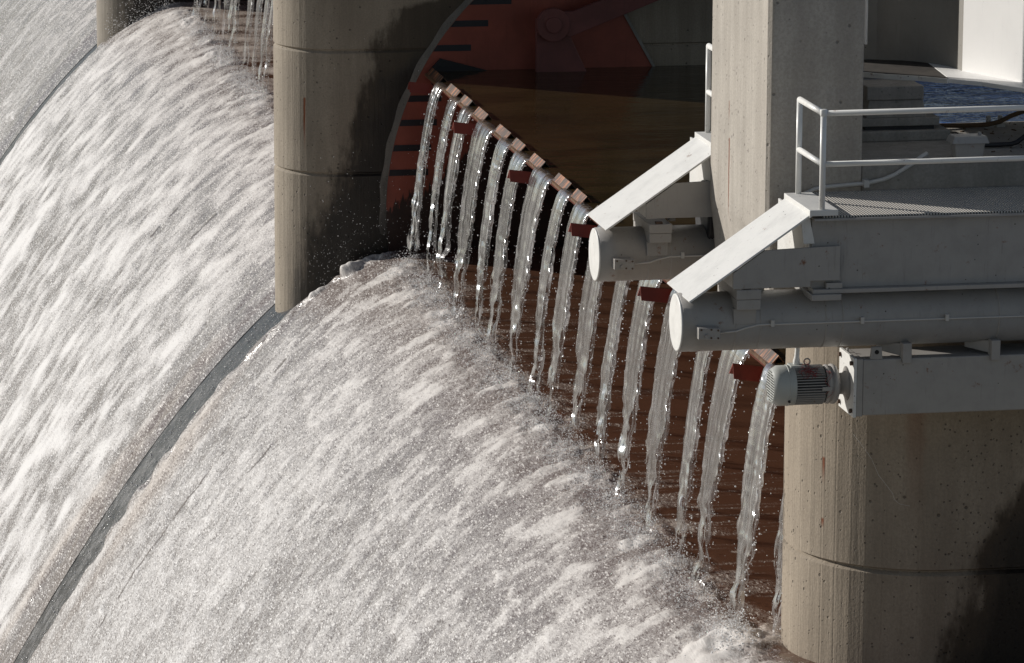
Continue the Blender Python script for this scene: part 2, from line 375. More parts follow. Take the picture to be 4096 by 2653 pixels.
def flow_sheet(name, y0, y1, dy, ds, seed, streams, joints, cracks, taper0=True, taper1=True, browny=None, label=None, ridge=None, churn=None):
    rng = np.random.default_rng(seed)
    s = np.concatenate([np.arange(0, arc_of(.6), .06), np.arange(arc_of(.6), arc_of(-12), ds)])
    y = np.arange(y0, y1 + dy * .5, dy); ns, ny = len(s), len(y)
    x, z = at_arc(s); Y, S = np.meshgrid(y, s, indexing='ij'); X = np.broadcast_to(x, Y.shape)
    down = sstep(-X, .15, 1.0)                       # 0 in the pool under the gate, 1 on the slope
    big = gfield(ny, ns, .30 / dy, 1.5 / ds, rng); mid = gfield(ny, ns, .10 / dy, .55 / ds, rng)
    turb = gfield(ny, ns, .14 / dy, .16 / ds, rng); sm = gfield(ny, ns, .06 / dy, .05 / ds, rng); wide = gfield(ny, ns, 1.6 / dy, 2.5 / ds, rng)
    lane = gfield(ny, ns, .22 / dy, 5.0 / ds, rng)
    tuft = gfield(ny, ns, .11 / dy, .15 / ds, rng) + .55 * gfield(ny, ns, .30 / dy, .7 / ds, rng)
    foam = down * (.445 + .025 * big + .03 * mid + .045 * wide + .035 * turb + .04 * sm + .12 * sstep(tuft, .8, 2.6))
    if taper0: foam *= .88
    h = .035 + down * (.0035 * big + .0022 * mid + .0025 * turb + .0035 * sm) + (1 - down) * (.0016 * gfield(ny, ns, .10 / dy, .4 / ds, rng) + .0008 * turb)
    splash = np.zeros_like(foam); gap = np.zeros_like(foam)
    for (yc, w) in streams:
        wob = .12 * turb
        d = (Y - yc + .10) / (.32 + .45 * w); q = np.exp(-(d + wob) ** 2)
        xx = -X
        near = np.exp(-((xx - .55) / .42) ** 2) + .0
        tail = np.where(xx > .55, np.exp(-(xx - .55) / 1.6), np.exp(-((xx - .55) / .55) ** 2))
        splash += q * tail * 1.0
        h += q * (.02 * near * (1 + .9 * turb + .9 * sm) + .008 * tail)
    ring = np.exp(-((-X - .9) / .75) ** 2)
    stroke = sstep(gfield(ny, ns, .12 / dy, .22 / ds, rng) + .5 * turb + .3 * sm, -.1, 1.3)
    zone = np.exp(-(np.maximum(-X - .5, 0) / 2.2) ** 1.4) * down
    foam -= .17 * zone
    foam += np.minimum(splash, 1.3) * (.28 + .42 * stroke) + .20 * zone * stroke
    foam += .16 * np.exp(-((-X - .1) / .3) ** 2) * np.maximum(0, turb - .2)
    foam = np.maximum(foam, .40 * sstep(turb + .6 * mid, .1, 1.3) * np.exp(-(np.maximum(X + .35, 0) / .85) ** 2))
    foam = np.maximum(foam, (1 - down) * (.04 + .17 * sstep(gfield(ny, ns, .035 / dy, .30 / ds, rng) + .5 * gfield(ny, ns, .35 / dy, .9 / ds, rng), .5, 2.0)) * np.exp(-(np.maximum(X, 0) / 2.6) ** 2))
    for (yc, w) in streams: foam = np.maximum(foam, (.52 + .12 * turb) * np.exp(-((X + .42) / .34) ** 2 - ((Y - yc + .1) / (.34 + .45 * w)) ** 2))
    h = np.maximum(h, .006)
    # the dark hollows right behind some splashes
    for (yc, xc, ry, rx) in gaps_for(y0, y1):
        e = np.exp(-(((Y - yc) / ry) ** 2 + ((X - xc) / rx) ** 2) ** 1.5) * (1 + .3 * turb)
        foam -= .55 * e; h -= .03 * e
    for (xj, a, b) in joints:                          # wavering foam lines over the lift joints of the slab
        wv = .05 * np.interp(y, np.arange(y0 - 1, y1 + 2, .35), rng.standard_normal(len(np.arange(y0 - 1, y1 + 2, .35))))[:, None]
        on = sstep(gfield(ny, 1, .35 / dy, 1, rng)[:, :1] if ny > 4 else 0, .0, .8) * ((y > a) & (y < b))[:, None]
        e = np.exp(-((X - xj - wv - .02 * turb) / .022) ** 2) * on * np.clip(.6 + .5 * turb, 0, 1.3)
        foam += .42 * e; h += .012 * e
    for (yk, xa, xb, wd) in cracks:                    # thin dry slits in the sheet
        wv = .03 * np.interp(s, np.arange(0, s[-1] + 1, .3), rng.standard_normal(len(np.arange(0, s[-1] + 1, .3))))[None, :]
        on = sstep(np.interp(s, np.arange(0, s[-1] + 1, .22), rng.standard_normal(len(np.arange(0, s[-1] + 1, .22))))[None, :], -.4, .2) * ((X < xa) & (X > xb))
        e = np.exp(-((Y - yk - wv) / wd) ** 2) * on
        gap = np.maximum(gap, e)
    if ridge:
        e = np.exp(-((Y - ridge + .10 * turb + .06 * big) / .13) ** 2) * sstep(-X, .5, .8) * (1 - sstep(-X, 2.2, 3.0))
        foam += .55 * e * (.6 + .4 * np.clip(turb, -1, 1.5)); h += .055 * e * (1 + .9 * turb + .5 * sm)
    if churn: foam = np.maximum(foam, np.exp(-(np.maximum(X + .2, 0) / churn) ** 2) * (.58 + .16 * turb + .1 * big))
    lip = np.ones_like(foam)
    if taper0: lip *= sstep(Y + .10 * turb + .12 * big + .08 * mid, y0 + .05, y0 + 1.5)
    if taper1: lip *= 1 - sstep(Y + .13 * turb + .13 * big + .12 * mid, y1 - .34, y1 - .02)
    edge = np.zeros_like(foam)
    if taper1: edge += np.exp(-((Y - (y1 - .55)) / .30) ** 2)
    
    foam += .17 * edge * sstep(-X, 2.4, 3.6)
    if taper0: foam *= .50 + .50 * sstep(Y + .25 * big, y0 + .3, y0 + 2.6); 
    h = h * lip + (1 - lip) * -.05
    foam = np.clip(foam, 0, 1.1) * (lip * .6 + .4); foam = np.maximum(foam, .24 * down) * (1 - .92 * np.clip(gap, 0, 1))
    brown = np.maximum((1 - down) * .9, .45 * zone)
    if browny:
        for (yb, wb, xa) in browny: brown = np.maximum(brown, np.exp(-((Y - yb) / wb) ** 2) * .55 * (.6 + .4 * np.clip(big, -1, 1)) * sstep(-X, xa, xa + 1.0))
    # push the sheet out along the slab's normal
    dx, dz = np.gradient(x, s), np.gradient(z, s); L = np.hypot(dx, dz); nx, nz = -dz / L * -1, dx / L * -1
    nx, nz = np.where(nz < 0, -nx, nx), np.abs(nz)
    nx = -np.abs(nx)
    V = np.stack([X + nx * (h + .05), Y, z + nz * (h + .05)], -1).reshape(-1, 3)
    i = np.arange(ny * ns).reshape(ny, ns)
    F = np.stack([i[:-1, :-1], i[:-1, 1:], i[1:, 1:], i[1:, :-1]], -1).reshape(-1, 4)
    o = np_mesh(name, V, F, M['flow']); me = o.data
    for nm, arr in (('foam', foam), ('brown', brown)):
        a = me.attributes.new(nm, 'FLOAT', 'POINT'); a.data.foreach_set('value', arr.astype(np.float32).ravel())
    uvl = me.uv_layers.new(name='flow'); UV = np.stack([S, Y], -1).reshape(-1, 2).astype(np.float32)
    uvl.data.foreach_set('uv', UV[F.ravel()].ravel())
    tag(o, label, None, None, 'structure')
    return o

# water gaps on the crest of the near gate: (near edge, far edge) in metres along the dam
BLOCKS = [(24.27, 25.42), (22.58, 23.51), (21.46, 22.20), (19.96, 20.83), (18.01, 18.96), (16.77, 17.54), (15.17, 16.04), (13.20, 14.16), (12.04, 12.76),
          (10.42, 11.32), (8.45, 9.41), (7.29, 8.01), (5.67, 6.54), (3.70, 4.66), (2.54, 3.26), (.80, 1.79)]
GAPS = [(BLOCKS[i + 1][1], BLOCKS[i][0]) for i in range(len(BLOCKS) - 1)] + [(.02, .76), (-.20, .34)]
ST1 = [((a + b) / 2, max(.42, b - a)) for a, b in GAPS]
ST2 = [(28.6 + k * 1.45 + RNG.uniform(-.6, .6), RNG.uniform(.3, .95)) for k in range(22)]
HOLES = [(7.2, -.75, .55, .18), (12.1, -.4, .6, .16), (16.6, -.85, .5, .16), (1.9, -.75, .7, .2), (4.0, -1.25, .35, .16), (22.9, -.55, .4, .1), (47.3, -.5, 1.3, .16), (45.2, -.75, .7, .12), (43.4, -.95, .9, .16), (10.0, -1.1, .4, .14)]
def gaps_for(a, b): return [q for q in HOLES if a < q[0] < b]

flow_sheet('spillway_water', -5.0, 25.78, .042, .024, 3, ST1 + [(-1.4, .5), (-2.6, .5)], [(-4.49, 14.5, 22.0), (-5.92, 19, 25.4), (-2.12, 3, 16)], [(22.2, -3.9, -11, .05), (23.3, -2.7, -3.3, .06), (20.0, -3.4, -3.8, .05)], False, True,
           [(24.9, 1.1, 1.2)], 'white foaming water sheet on the spillway below the red gate', ridge=25.25)
flow_sheet('spillway_water', 27.22, 61.3, .055, .034, 5, ST2, [(-2.12, 42, 53), (-4.46, 40, 55), (-5.92, 29, 40)], [(39.15, -2.8, -4.8, .09), (36.0, -2.4, -2.9, .1)], True, True,
           [(28.3, .9, 2.6)], 'white foaming water sheet between the tall stained pier and the far pier', churn=1.9)
flow_sheet('spillway_water', 62.25, 92, .12, .06, 6, [(64 + k * 1.7, .6) for k in range(16)], [(-4.4, 64, 80)], [], True, False, None, 'white foaming water beyond the far pier')
# wet concrete slab under the sheets
V = []; F = []; yy = np.linspace(-8, 95, 104); xx = np.linspace(4.6, -12, 90)
for yv in yy:
    for xv in xx: V.append((xv, yv, float(prof(xv)) - .012))
n = len(xx); F = [(j * n + i, j * n + i + 1, (j + 1) * n + i + 1, (j + 1) * n + i) for j in range(len(yy) - 1) for i in range(n - 1)]
sl = np_mesh('spillway', np.array(V), np.array(F), M['slab']); tag(sl, 'dark wet concrete spillway slab showing below the pier noses', None, None, 'structure')

# ------------------------------------------------------------------ streams falling over the gate
def vnoise(n, step, rng):
    k = int(n / step) + 4
    return np.interp(np.arange(n), np.arange(k) * step, rng.standard_normal(k))
DROPS = []
def stream(yc, w, seed, name='water_stream', zend=-3.18, v=.62, x0=0.0, label='', group='', nA=170, nR=44, drops=1.0, broken=.3):
    rng = np.random.default_rng(seed)
    T = math.sqrt(2 * -zend / 9.81)
    pre = np.linspace(.10, 0, 14, endpoint=False); t = np.linspace(0, 1, nA) ** .72 * T
    px = np.concatenate([x0 + pre, x0 - v * t]); pz = np.concatenate([.026 - .004 * (1 - pre / .1), .022 - 4.905 * t * t])
    n = len(px); tau = np.clip(np.concatenate([np.zeros(14), t / T]), 0, 1)
    tx, tz = np.gradient(px), np.gradient(pz); L = np.hypot(tx, tz); tx /= L; tz /= L; nx, nz = tz, -tx     # outward (downstream/up)
    sg = np.where((nx < 0) | ((np.abs(nx) < .2) & (nz > 0)), 1, -1); nx, nz = nx * sg, nz * sg
    e1 = vnoise(n, 11, rng) * .35 + vnoise(n, 3.0, rng) * .4 + vnoise(n, 40, rng) * .6; e2 = vnoise(n, 45, rng) * .5 + vnoise(n, 12, rng) * .12
    lean = rng.uniform(-.12, .10)
    yl = yc + w * (.53 - .13 * tau) + e2 * (.006 + .05 * tau ** 2) + lean * tau
    yr = yc - w * (.53 - .19 * tau) + e1 * (.014 + .085 * tau ** 1.5) + lean * tau
    # ragged, partly broken bottom
    pinch = 1 - broken * sstep(tau, .62, 1.0) * (.6 + .55 * np.clip(vnoise(n, 8, rng), -1, 1))
    mid = (yl + yr) / 2; half = np.maximum((yl - yr) / 2 * pinch, .03)
    th = (.022 + .02 * tau) * (1 + .18 * e2); th[:14] *= np.linspace(.15, 1, 14)
    ang = np.linspace(0, 2 * PI, nR, endpoint=False); u = np.cos(ang)
    k = 26; rip = np.interp((u + 1) * .5 * (k - 1), np.arange(k), rng.standard_normal(k)) * np.sin(ang) ** 2
    rip2 = np.interp((u + 1) * .5 * (k - 1), np.arange(k), rng.standard_normal(k))
    slow = vnoise(n, 18, rng)[:, None]
    prof_t = np.sign(np.sin(ang)) * np.abs(np.sin(ang)) ** .6
    off = th[:, None] * (prof_t[None, :] * (1 + .9 * np.abs(u[None, :]) ** 6) + .42 * rip[None, :] + .2 * rip2[None, :] * slow * np.sin(ang)[None, :] ** 2)
    lump = gfield(n, nR, 4, 2.0, rng) * .026 * sstep(tau, .55, 1)[:, None] ** 1.3 + gfield(n, nR, 1.6, 1.4, rng) * .006 * sstep(tau, .5, 1)[:, None]
    off = off + lump
    Vx = px[:, None] + nx[:, None] * off; Vz = pz[:, None] + nz[:, None] * off
    rimj = 1 + .05 * gfield(n, nR, 1.2, 1.2, rng) * tau[:, None]
    Vy = mid[:, None] + half[:, None] * u[None, :] * rimj
    V = np.stack([Vx, Vy, Vz], -1).reshape(-1, 3)
    i = np.arange(n * nR).reshape(n, nR); j = np.roll(i, -1, 1)
    F = np.stack([i[:-1], j[:-1], j[1:], i[1:]], -1).reshape(-1, 4)
    o = np_mesh(name, V, F, M['stream']); me = o.data
    tag(o, label, 'water stream', group, 'thing')
    UV = np.stack([np.broadcast_to(u[None, :] * half.mean() + yc * 7, (n, nR)), np.broadcast_to(pz[:, None], (n, nR))], -1).reshape(-1, 2).astype(np.float32)
    uvl = me.uv_layers.new(name='flow'); uvl.data.foreach_set('uv', UV[F.ravel()].ravel())
    rim = np.clip(np.abs(u)[None, :] ** 10 * np.where(u < 0, 1.0, .5)[None, :] * (.3 + tau[:, None]), 0, 1) + .45 * sstep(tau, .78, 1)[:, None]
    rim = rim * np.clip(.55 + .75 * gfield(n, nR, 1.8, 1.5, rng), 0, 2.2)
    a = me.attributes.new('rim', 'FLOAT', 'POINT'); a.data.foreach_set('value', np.clip(rim, 0, 1).astype(np.float32).ravel())
    fray = np.clip(sstep(tau, .58, 1.0)[:, None] * (.70 + .3 * np.abs(u)[None, :]) + .66 * np.abs(u)[None, :] ** 3.5 * (.30 + .85 * tau[:, None]) * np.where(u < 0, 1, .75)[None, :], 0, 1) * np.where(tau > .02, 1, 0)[:, None]
    a = me.attributes.new('fray', 'FLOAT', 'POINT'); a.data.foreach_set('value', fray.astype(np.float32).ravel())
    # drops torn off the edges, and the splash at the foot
    m = int(150 * drops); q = rng.uniform(.08, 1, m) ** .75; f = np.interp(q, np.linspace(0, 1, n), np.arange(n)).astype(int)
    sd = rng.uniform(size=m) < .72
    ye = np.where(sd, mid[f] - half[f], mid[f] + half[f]) + np.where(sd, -1, 1) * np.abs(rng.normal(0, .012 + .05 * tau[f], m)) + rng.normal(0, .012, m)
    DROPS.append(np.stack([px[f] + rng.normal(0, .03, m), ye, pz[f] + rng.normal(0, .03, m), rng.uniform(.35, 1, m) ** 2 * .013 + .0035], -1))
    m = int(30 * drops); q = rng.uniform(.1, 1, m)
    DROPS.append(np.stack([-v * T * q + rng.normal(0, .12, m), yc - w * .3 + rng.normal(0, .34, m), -3.1 * q ** 1.4 + rng.normal(0, .1, m), rng.uniform(.3, 1, m) ** 3 * .009 + .003], -1))
    m = int(1500 * drops)
    r = np.abs(rng.normal(0, .16, m))
    xs = -v * T + .05 - rng.exponential(.26, m) + rng.normal(0, .10, m)
    DROPS.append(np.stack([xs, yc - .05 + rng.normal(0, .14 + .3 * w, m), prof(xs) + .06 + np.minimum(r, .5) * .9 * np.exp(-np.abs(-xs - .5) / .35), rng.uniform(.3, 1, m) ** 3 * .011 + .003], -1))
    return o
ORD = ['first', 'second', 'third', 'fourth', 'fifth', 'sixth', 'seventh', 'eighth', 'ninth', 'tenth', 'eleventh', 'twelfth', 'thirteenth', 'fourteenth', 'fifteenth', 'sixteenth', 'last']
LOOK = ['thin broken stream of falling water', 'narrow glittering stream of falling water', 'stream of falling water half hidden by a red splitter', 'broad clear curtain of falling water', 'narrow clear stream of falling water',
        'straight clear stream of falling water below a red splitter', 'broad clear curtain of falling water', 'narrow curved stream of falling water', 'clear stream of falling water under a red splitter', 'broad stream of falling water behind the upper pipe end',
        'narrow stream of falling water below the upper pipe', 'stream of falling water beside a red splitter', 'broad stream of falling water behind the lower pipe end', 'narrow stream of falling water below the lower pipe', 'long broad curtain of falling water under the lowest red splitter', 'long stream of falling water below the electric motor', 'short stream of falling water against the near pier']
for k, (yc, w) in enumerate(ST1):
    stream(yc, w * [.85, 1.35, 1.2, 1.15, 1.5, 1.2, 1.15, 1.4, 1.25, 1.1, 1.45, 1.25, 1.1, 1.5, 1.3, 1.15, 1.0][k], 100 + k, x0=.42 if k == 16 else 0.0, label='%s, %s from the stained pier' % (LOOK[k], ORD[k]), group='streams falling over the red gate', broken=[.5, .5, .4, .25, .3, .25, .2, .3, .3, .3, .4, .35, .3, .4, .2, .2, .2][k])
vis2 = [q for q in ST2 if 42.5 < q[0] < 58]
for k, (yc, w) in enumerate(vis2):
    stream(yc, w * 1.0, 300 + k, label='distant glittering stream falling behind the tall pier, %s from its edge' % ORD[k], group='streams falling behind the tall pier', nA=110, nR=28, drops=1.0, broken=.5)
# fringe of drops drifting in front of the dark pier foot and the shaded gate
m = 1500
DROPS.append(np.stack([RNG.uniform(-2.2, .8, m), 25.3 - RNG.exponential(1.2, m), -3.3 + RNG.exponential(.7, m) - .3 * np.maximum(0, -RNG.uniform(-2.2, .8, m) - .5), RNG.uniform(.3, 1, m) ** 4 * .008 + .0015], -1))
# glinting beads thrown up by the running sheet
m = 6500; xs = -RNG.uniform(.7, 9, m); ys = RNG.uniform(-2, 25.5, m)
DROPS.append(np.stack([xs, ys, prof(xs) + .09 + RNG.exponential(.035, m), RNG.uniform(.3, 1, m) ** 3 * .008 + .003], -1))
m = 3500; xs = -RNG.uniform(.7, 8, m); ys = RNG.uniform(27.4, 60, m)
DROPS.append(np.stack([xs, ys, prof(xs) + .09 + RNG.exponential(.05, m), RNG.uniform(.3, 1, m) ** 3 * .011 + .004], -1))
# beads on the wet strips behind the piers
m = 1500; xs = -RNG.uniform(2.3, 9.5, m); ys = RNG.uniform(25.75, 26.95, m)
DROPS.append(np.stack([xs, ys, prof(xs) + .012, RNG.uniform(.3, 1, m) ** 3 * .014 + .003], -1))
m = 1600; xs = -RNG.uniform(.8, 2.4, m); ys = 60.5 - RNG.exponential(1.0, m)
DROPS.append(np.stack([xs, ys, prof(xs) + .05 + RNG.exponential(.35, m), RNG.uniform(.3, 1, m) ** 3 * .012 + .004], -1))
D = np.concatenate(DROPS); D[:, 3] *= .78
g = (1 + 5 ** .5) / 2
ico = np.array([(-1, g, 0), (1, g, 0), (-1, -g, 0), (1, -g, 0), (0, -1, g), (0, 1, g), (0, -1, -g), (0, 1, -g), (g, 0, -1), (g, 0, 1), (-g, 0, -1), (-g, 0, 1)]) / math.hypot(1, g)
icf = np.array([(0, 11, 5), (0, 5, 1), (0, 1, 7), (0, 7, 10), (0, 10, 11), (1, 5, 9), (5, 11, 4), (11, 10, 2), (10, 7, 6), (7, 1, 8), (3, 9, 4), (3, 4, 2), (3, 2, 6), (3, 6, 8), (3, 8, 9), (4, 9, 5), (2, 4, 11), (6, 2, 10), (8, 6, 7), (9, 8, 1)])
jit = RNG.uniform(.7, 1.35, (len(D), 1, 3))
V = (D[:, None, :3] + ico[None] * D[:, None, 3:4] * jit).reshape(-1, 3)
F = (icf[None] + 12 * np.arange(len(D))[:, None, None]).reshape(-1, 3)
o = np_mesh('spray', V, F, M['drop']); tag(o, 'white spray and flying drops around the falling streams', 'spray', None, 'stuff')

# ------------------------------------------------------------------ upstream water
def sheet(name, x0, x1, y0, y1, z, m, label):
    o = MB().add([(x0, y0, z), (x1, y0, z), (x1, y1, z), (x0, y1, z)], [(0, 1, 2, 3)]).build(name, m); return tag(o, label, None, None, 'structure')
sheet('pool_water', .06, 6.6, -.2, 26.2, .035, M['pool'], 'still brown water held behind the red gate')
sheet('pool_water', .06, 6.6, 27.6, 92, .035, M['pool'], 'still water held behind the far gate')
sheet('lake_water', 6.6, 2500, -600, 3000, .03, M['lake'], 'rippled dark blue lake beyond the dam')

mb = MB(); mb.add([(-900, -900, -14.6), (-11.6, -900, -14.6), (-11.6, 900, -14.6), (-900, 900, -14.6)], [(0, 1, 2, 3)]); mb.add([(-11.6, -900, -14.6), (60, -900, -14.6), (60, -9, -14.6), (-11.6, -9, -14.6)], [(0, 1, 2, 3)])
tag(mb.build('ground', M['ground']), 'pale river bank below the dam', None, None, 'structure')
# ------------------------------------------------------------------ piers
def pier(cx, cy, R, xend, zlev, mat_, root, boards=24, notch=.002):
    # plan ring: rounded downstream nose with board marks, straight flanks, plain upstream end
    ring = []
    k = boards
    for i in range(k + 1):
        a = PI / 2 + PI * i / k
        for da, dr in ((-.012, 0), (0, -notch if i % 3 else notch * .6), (.012, 0)):
            if (i == 0 and da < 0) or (i == k and da > 0): continue
            ring.append((cx + (R + dr) * math.cos(a + da), cy + (R + dr) * math.sin(a + da), math.cos(a), math.sin(a)))
    ring += [(xend, cy - R, 0, -1), (xend, cy + R, 0, 1)]
    n = len(ring); vs = []
    for z, ins in zlev:
        vs += [(x - ins * a, y - ins * b, z) for x, y, a, b in ring]
    fs = [(i * n + j, i * n + (j + 1) % n, (i + 1) * n + (j + 1) % n, (i + 1) * n + j) for i in range(len(zlev) - 1) for j in range(n)]
    mb = MB(); mb.add(vs, fs)
    mb.add(vs[:n], [tuple(range(n))]); mb.add(vs[-n:], [tuple(range(n))])
    return mb.build('body', mat_, root)
def lev(z0, z1, joints, d=.035):
    L = [(z0, 0)]
    for j in joints: L += [(j - .045, 0), (j - .008, d), (j + .008, d), (j + .03, .004), (j + .031, 0)]
    return L + [(z1, 0)]
def tangent_cx(px, R, cy): return None
pA = thing('concrete_pier', (-.8, 26.77, -5), 'tall round nosed concrete pier with black water stains at left centre', 'pier')
pier(-1.33, 26.77, 1.15, 7.2, lev(-12, 8, [-1.74, .41, 2.6]), M['pierA'], pA)
pB = thing('concrete_pier', (1.2, -.46, -5), 'big round nosed near pier below the electric motor at lower right', 'pier')
pier(1.456, -.46, 1.55, 9, lev(-12, 1.05, [-1.84], .05), M['pierB'], pB)
pC = thing('concrete_pier', (-.8, 61.75, -5), 'distant pier standing in the foam at the top left', 'pier')
pier(-1.33, 61.75, 1.15, 7.2, lev(-12, 8, [-1.74, .41]), M['pierC'], pC)

# red side plate on the tall pier, with its gauge marks
AC, AR = (4.5, -2.42), 5.19
def arc_pt(z, r=AR): return AC[0] - math.sqrt(max(r * r - (z - AC[1]) ** 2, 0))
zs = np.linspace(-3.35, 1.9, 40)
poly = [(arc_pt(z), z) for z in zs] + [(2.956, 1.9), (3.347, 1.208), (4.03, 0), (5.6, -2.8), (5.6, -3.35)]
pl = MB().prism(poly, 1, 25.585, 25.64).build('side_plate', M['plate'], pA)
edge_poly = [(arc_pt(z, AR + .10 * (1 if z > -2.6 else .8)), z) for z in zs if z > -2.9] + [(arc_pt(z, AR - .002), z) for z in zs[::-1] if z > -2.9]
vs = [];
for z in zs:
    if z < -2.9: continue
    xi, xo = arc_pt(z), arc_pt(z, AR + .11 + .015 * math.sin(z * 9))
    vs += [(xi, 25.575, z), (xo, 25.61, z), (xo, 25.66, z), (xi, 25.66, z)]
n = len(vs) // 4
rim = MB().add(vs, [(i * 4 + k, i * 4 + (k + 1) % 4, i * 4 + 4 + (k + 1) % 4, i * 4 + 4 + k) for i in range(n - 1) for k in range(4)]).build('arc_edge', M['edge'], pA)
bt = MB()
pts = [(4.03, 0), (3.347, 1.208), (2.956, 1.9)]
for (a, b) in zip(pts[:-1], pts[1:]):
    bt.hexa([(a[0], 25.56, a[1]), (a[0] + .06, 25.56, a[1]), (a[0] + .06, 25.6, a[1]), (a[0], 25.6, a[1]), (b[0], 25.56, b[1]), (b[0] + .06, 25.56, b[1]), (b[0] + .06, 25.6, b[1]), (b[0], 25.6, b[1])])
bt.build('edge_strip', M['abut'], pA)
bars = [(1.51, 1.23), (1.10, .85), (.80, .43), (.28, -.44), (.20, -.86), (.10, -1.30), (.05, -1.73)]
for xr, z in bars:
    MB().prism([(arc_pt(z - .055) + .01, z - .055), (xr, z - .055), (xr, z + .055), (arc_pt(z + .055) + .01, z + .055)], 1, 25.579, 25.59).build('gauge_mark', M['bar'], pA)

# hinge arm against the tall pier
am = thing('hinge_arm', (2.2, 25.2, 0), 'dark red hinge arm with a round pin standing in the still water', 'arm')
def disc(mb, cx, y0, y1, cz, r, n=36):
    return mb.prism([(cx + r * math.cos(2 * PI * i / n), cz + r * math.sin(2 * PI * i / n)) for i in range(n)], 1, y0, y1)
MB().prism([(1.88, -.4), (2.96, -.4), (2.47, .64), (2.42, .95), (2.14, 1.05), (1.87, .95)], 1, 25.15, 25.3).build('bracket', M['arm'], am, .01)
mb = MB(); mb.prism([(2.2, 1.10), (1.98, .78), (2.45, .66), (4.4, 1.42), (4.3, 1.78), (2.5, 1.10)], 1, 25.02, 25.13); disc(mb, 2.14, 24.99, 25.14, .87, .29)
mb.build('link', M['arm'], am, .008)
MB_ = MB(); disc(MB_, 2.14, 24.95, 25.0, .87, .14); MB_.build('pin', M['arm'], am, .008)

# ------------------------------------------------------------------ the red overflow gate
def gate(y0, y1, blocks, lowers, label, full=True):
    g = thing('overflow_gate', (.5, (y0 + y1) / 2, -1.5), label, 'gate', 'red overflow gates')
    MB().prism([(.0, -.045), (.015, -.02), (.14, -.035), (5.6, -2.5), (5.6, -2.75), (.16, -.22), (.03, -.09)], 1, y0, y1).build('gate_leaf', M['gate'], g)
    MB().prism([(-.022, -.035), (-.022, .0), (.0, .012), (.09, .012), (.09, -.015), (-.004, -.015), (-.004, -.035)], 1, y0 + .01, y1 - .01).build('crest_lip', M['lip'], g)
    a = .105; t = .014
    for (b0, b1) in blocks:
        sk = random.uniform(-.006, .006)
        MB().prism([(-.012 + sk, -.004), (.098 + sk, .118), (.21 + sk, -.01), (.21 - t * 1.5 + sk, -.01), (.098 + sk, .118 - t * 1.45), (-.012 + t * 1.5 + sk, -.004)], 1, b0, b1).build('crest_block', M['crest'], g)
    for yl in lowers:
        L = random.uniform(.36, .42)
        def sec(x, dz): return [(x, yl - .075, -.215 + dz), (x, yl, -.04 + dz), (x, yl + .19, -.20 + dz), (x, yl + .168, -.20 + dz), (x, yl + .003, -.062 + dz), (x, yl - .061, -.215 + dz)]
        A = sec(-L, 0); B = sec(-.0, -.055); n = 6
        MB().add(A + B, [tuple(range(n)), tuple(range(2 * n - 1, n - 1, -1))] + [(i, i + n, (i + 1) % n + n, (i + 1) % n) for i in range(n)]).build('flow_splitter', M['split'], g)
    return g
g1 = gate(.2, 25.55, BLOCKS, [24.9, 20.30, 15.5, 10.85, 6.1, 1.2], 'red overflow gate with rusty crest blocks between the two big piers')
MB().prism([(.06, .05), (.25, .26), (1.2, .0), (1.2, -.3), (.1, -.2)], 1, 25.5, 25.57).build('end_seal', M['dark'], g1)
for (yk, zz) in [(13.4, -.16), (12.2, -.16), (17.0, -.13), (8.6, -.14)]:
    MB().prism([(-.02 + .028 * math.cos(i * PI / 4), zz + .05 * math.sin(i * PI / 4)) for i in range(8)], 1, yk, yk + .06).build('lug', M['crest'], g1)
g2 = gate(28.0, 60.55, [], [], 'second red overflow gate hidden behind the streams beyond the tall pier')

# ------------------------------------------------------------------ concrete column, abutment, bridge
cA = thing('concrete_column', (-.1, -.1, 1.05), 'square concrete column with a sunlit face and thin rust streaks, between the two pipes', 'column')
sec = [(-.65, 1.27), (-.65, -1.40), (-.605, -1.46), (.435, -1.46), (.435, 1.27)]
mb = MB(); zl = [(1.02, .09), (1.55, .05), (1.95, 0), (7, 0)]; n = 5; vs = []
for z, ins in zl: vs += [(x + (ins if x < 0 else 0), y, z) for x, y in sec]
mb.add(vs, [(i * n + j, i * n + (j + 1) % n, (i + 1) * n + (j + 1) % n, (i + 1) * n + j) for i in range(len(zl) - 1) for j in range(n)] + [tuple(range(n)), tuple(range(len(vs) - n, len(vs)))])
mb.build('shaft', M['col'], cA, .012, 1)
ab = thing('concrete_abutment', (3, 0, 1), 'low concrete deck block behind the railing, beside the column', 'abutment')
MB().box(.44, 9, -1.455, 1.0, 1.02, 2.8).build('block', M['abut'], ab, .02)
# loose twigs and grit on the deck
mb = MB(); r = random.Random(5)
for k in range(60):
    x, y = r.uniform(2.0, 3.2), r.uniform(-1.3, .8); a = r.uniform(0, PI); l = r.uniform(.015, .06)
    mb.tube([(x, y, 2.808), (x + l * math.cos(a), y + l * math.sin(a), 2.806 + r.uniform(0, .012))], r.uniform(.003, .008), 5)
tag(mb.build('litter', M['debris']), 'brown twigs and grit scattered on the sunlit concrete deck', 'litter', None, 'stuff')

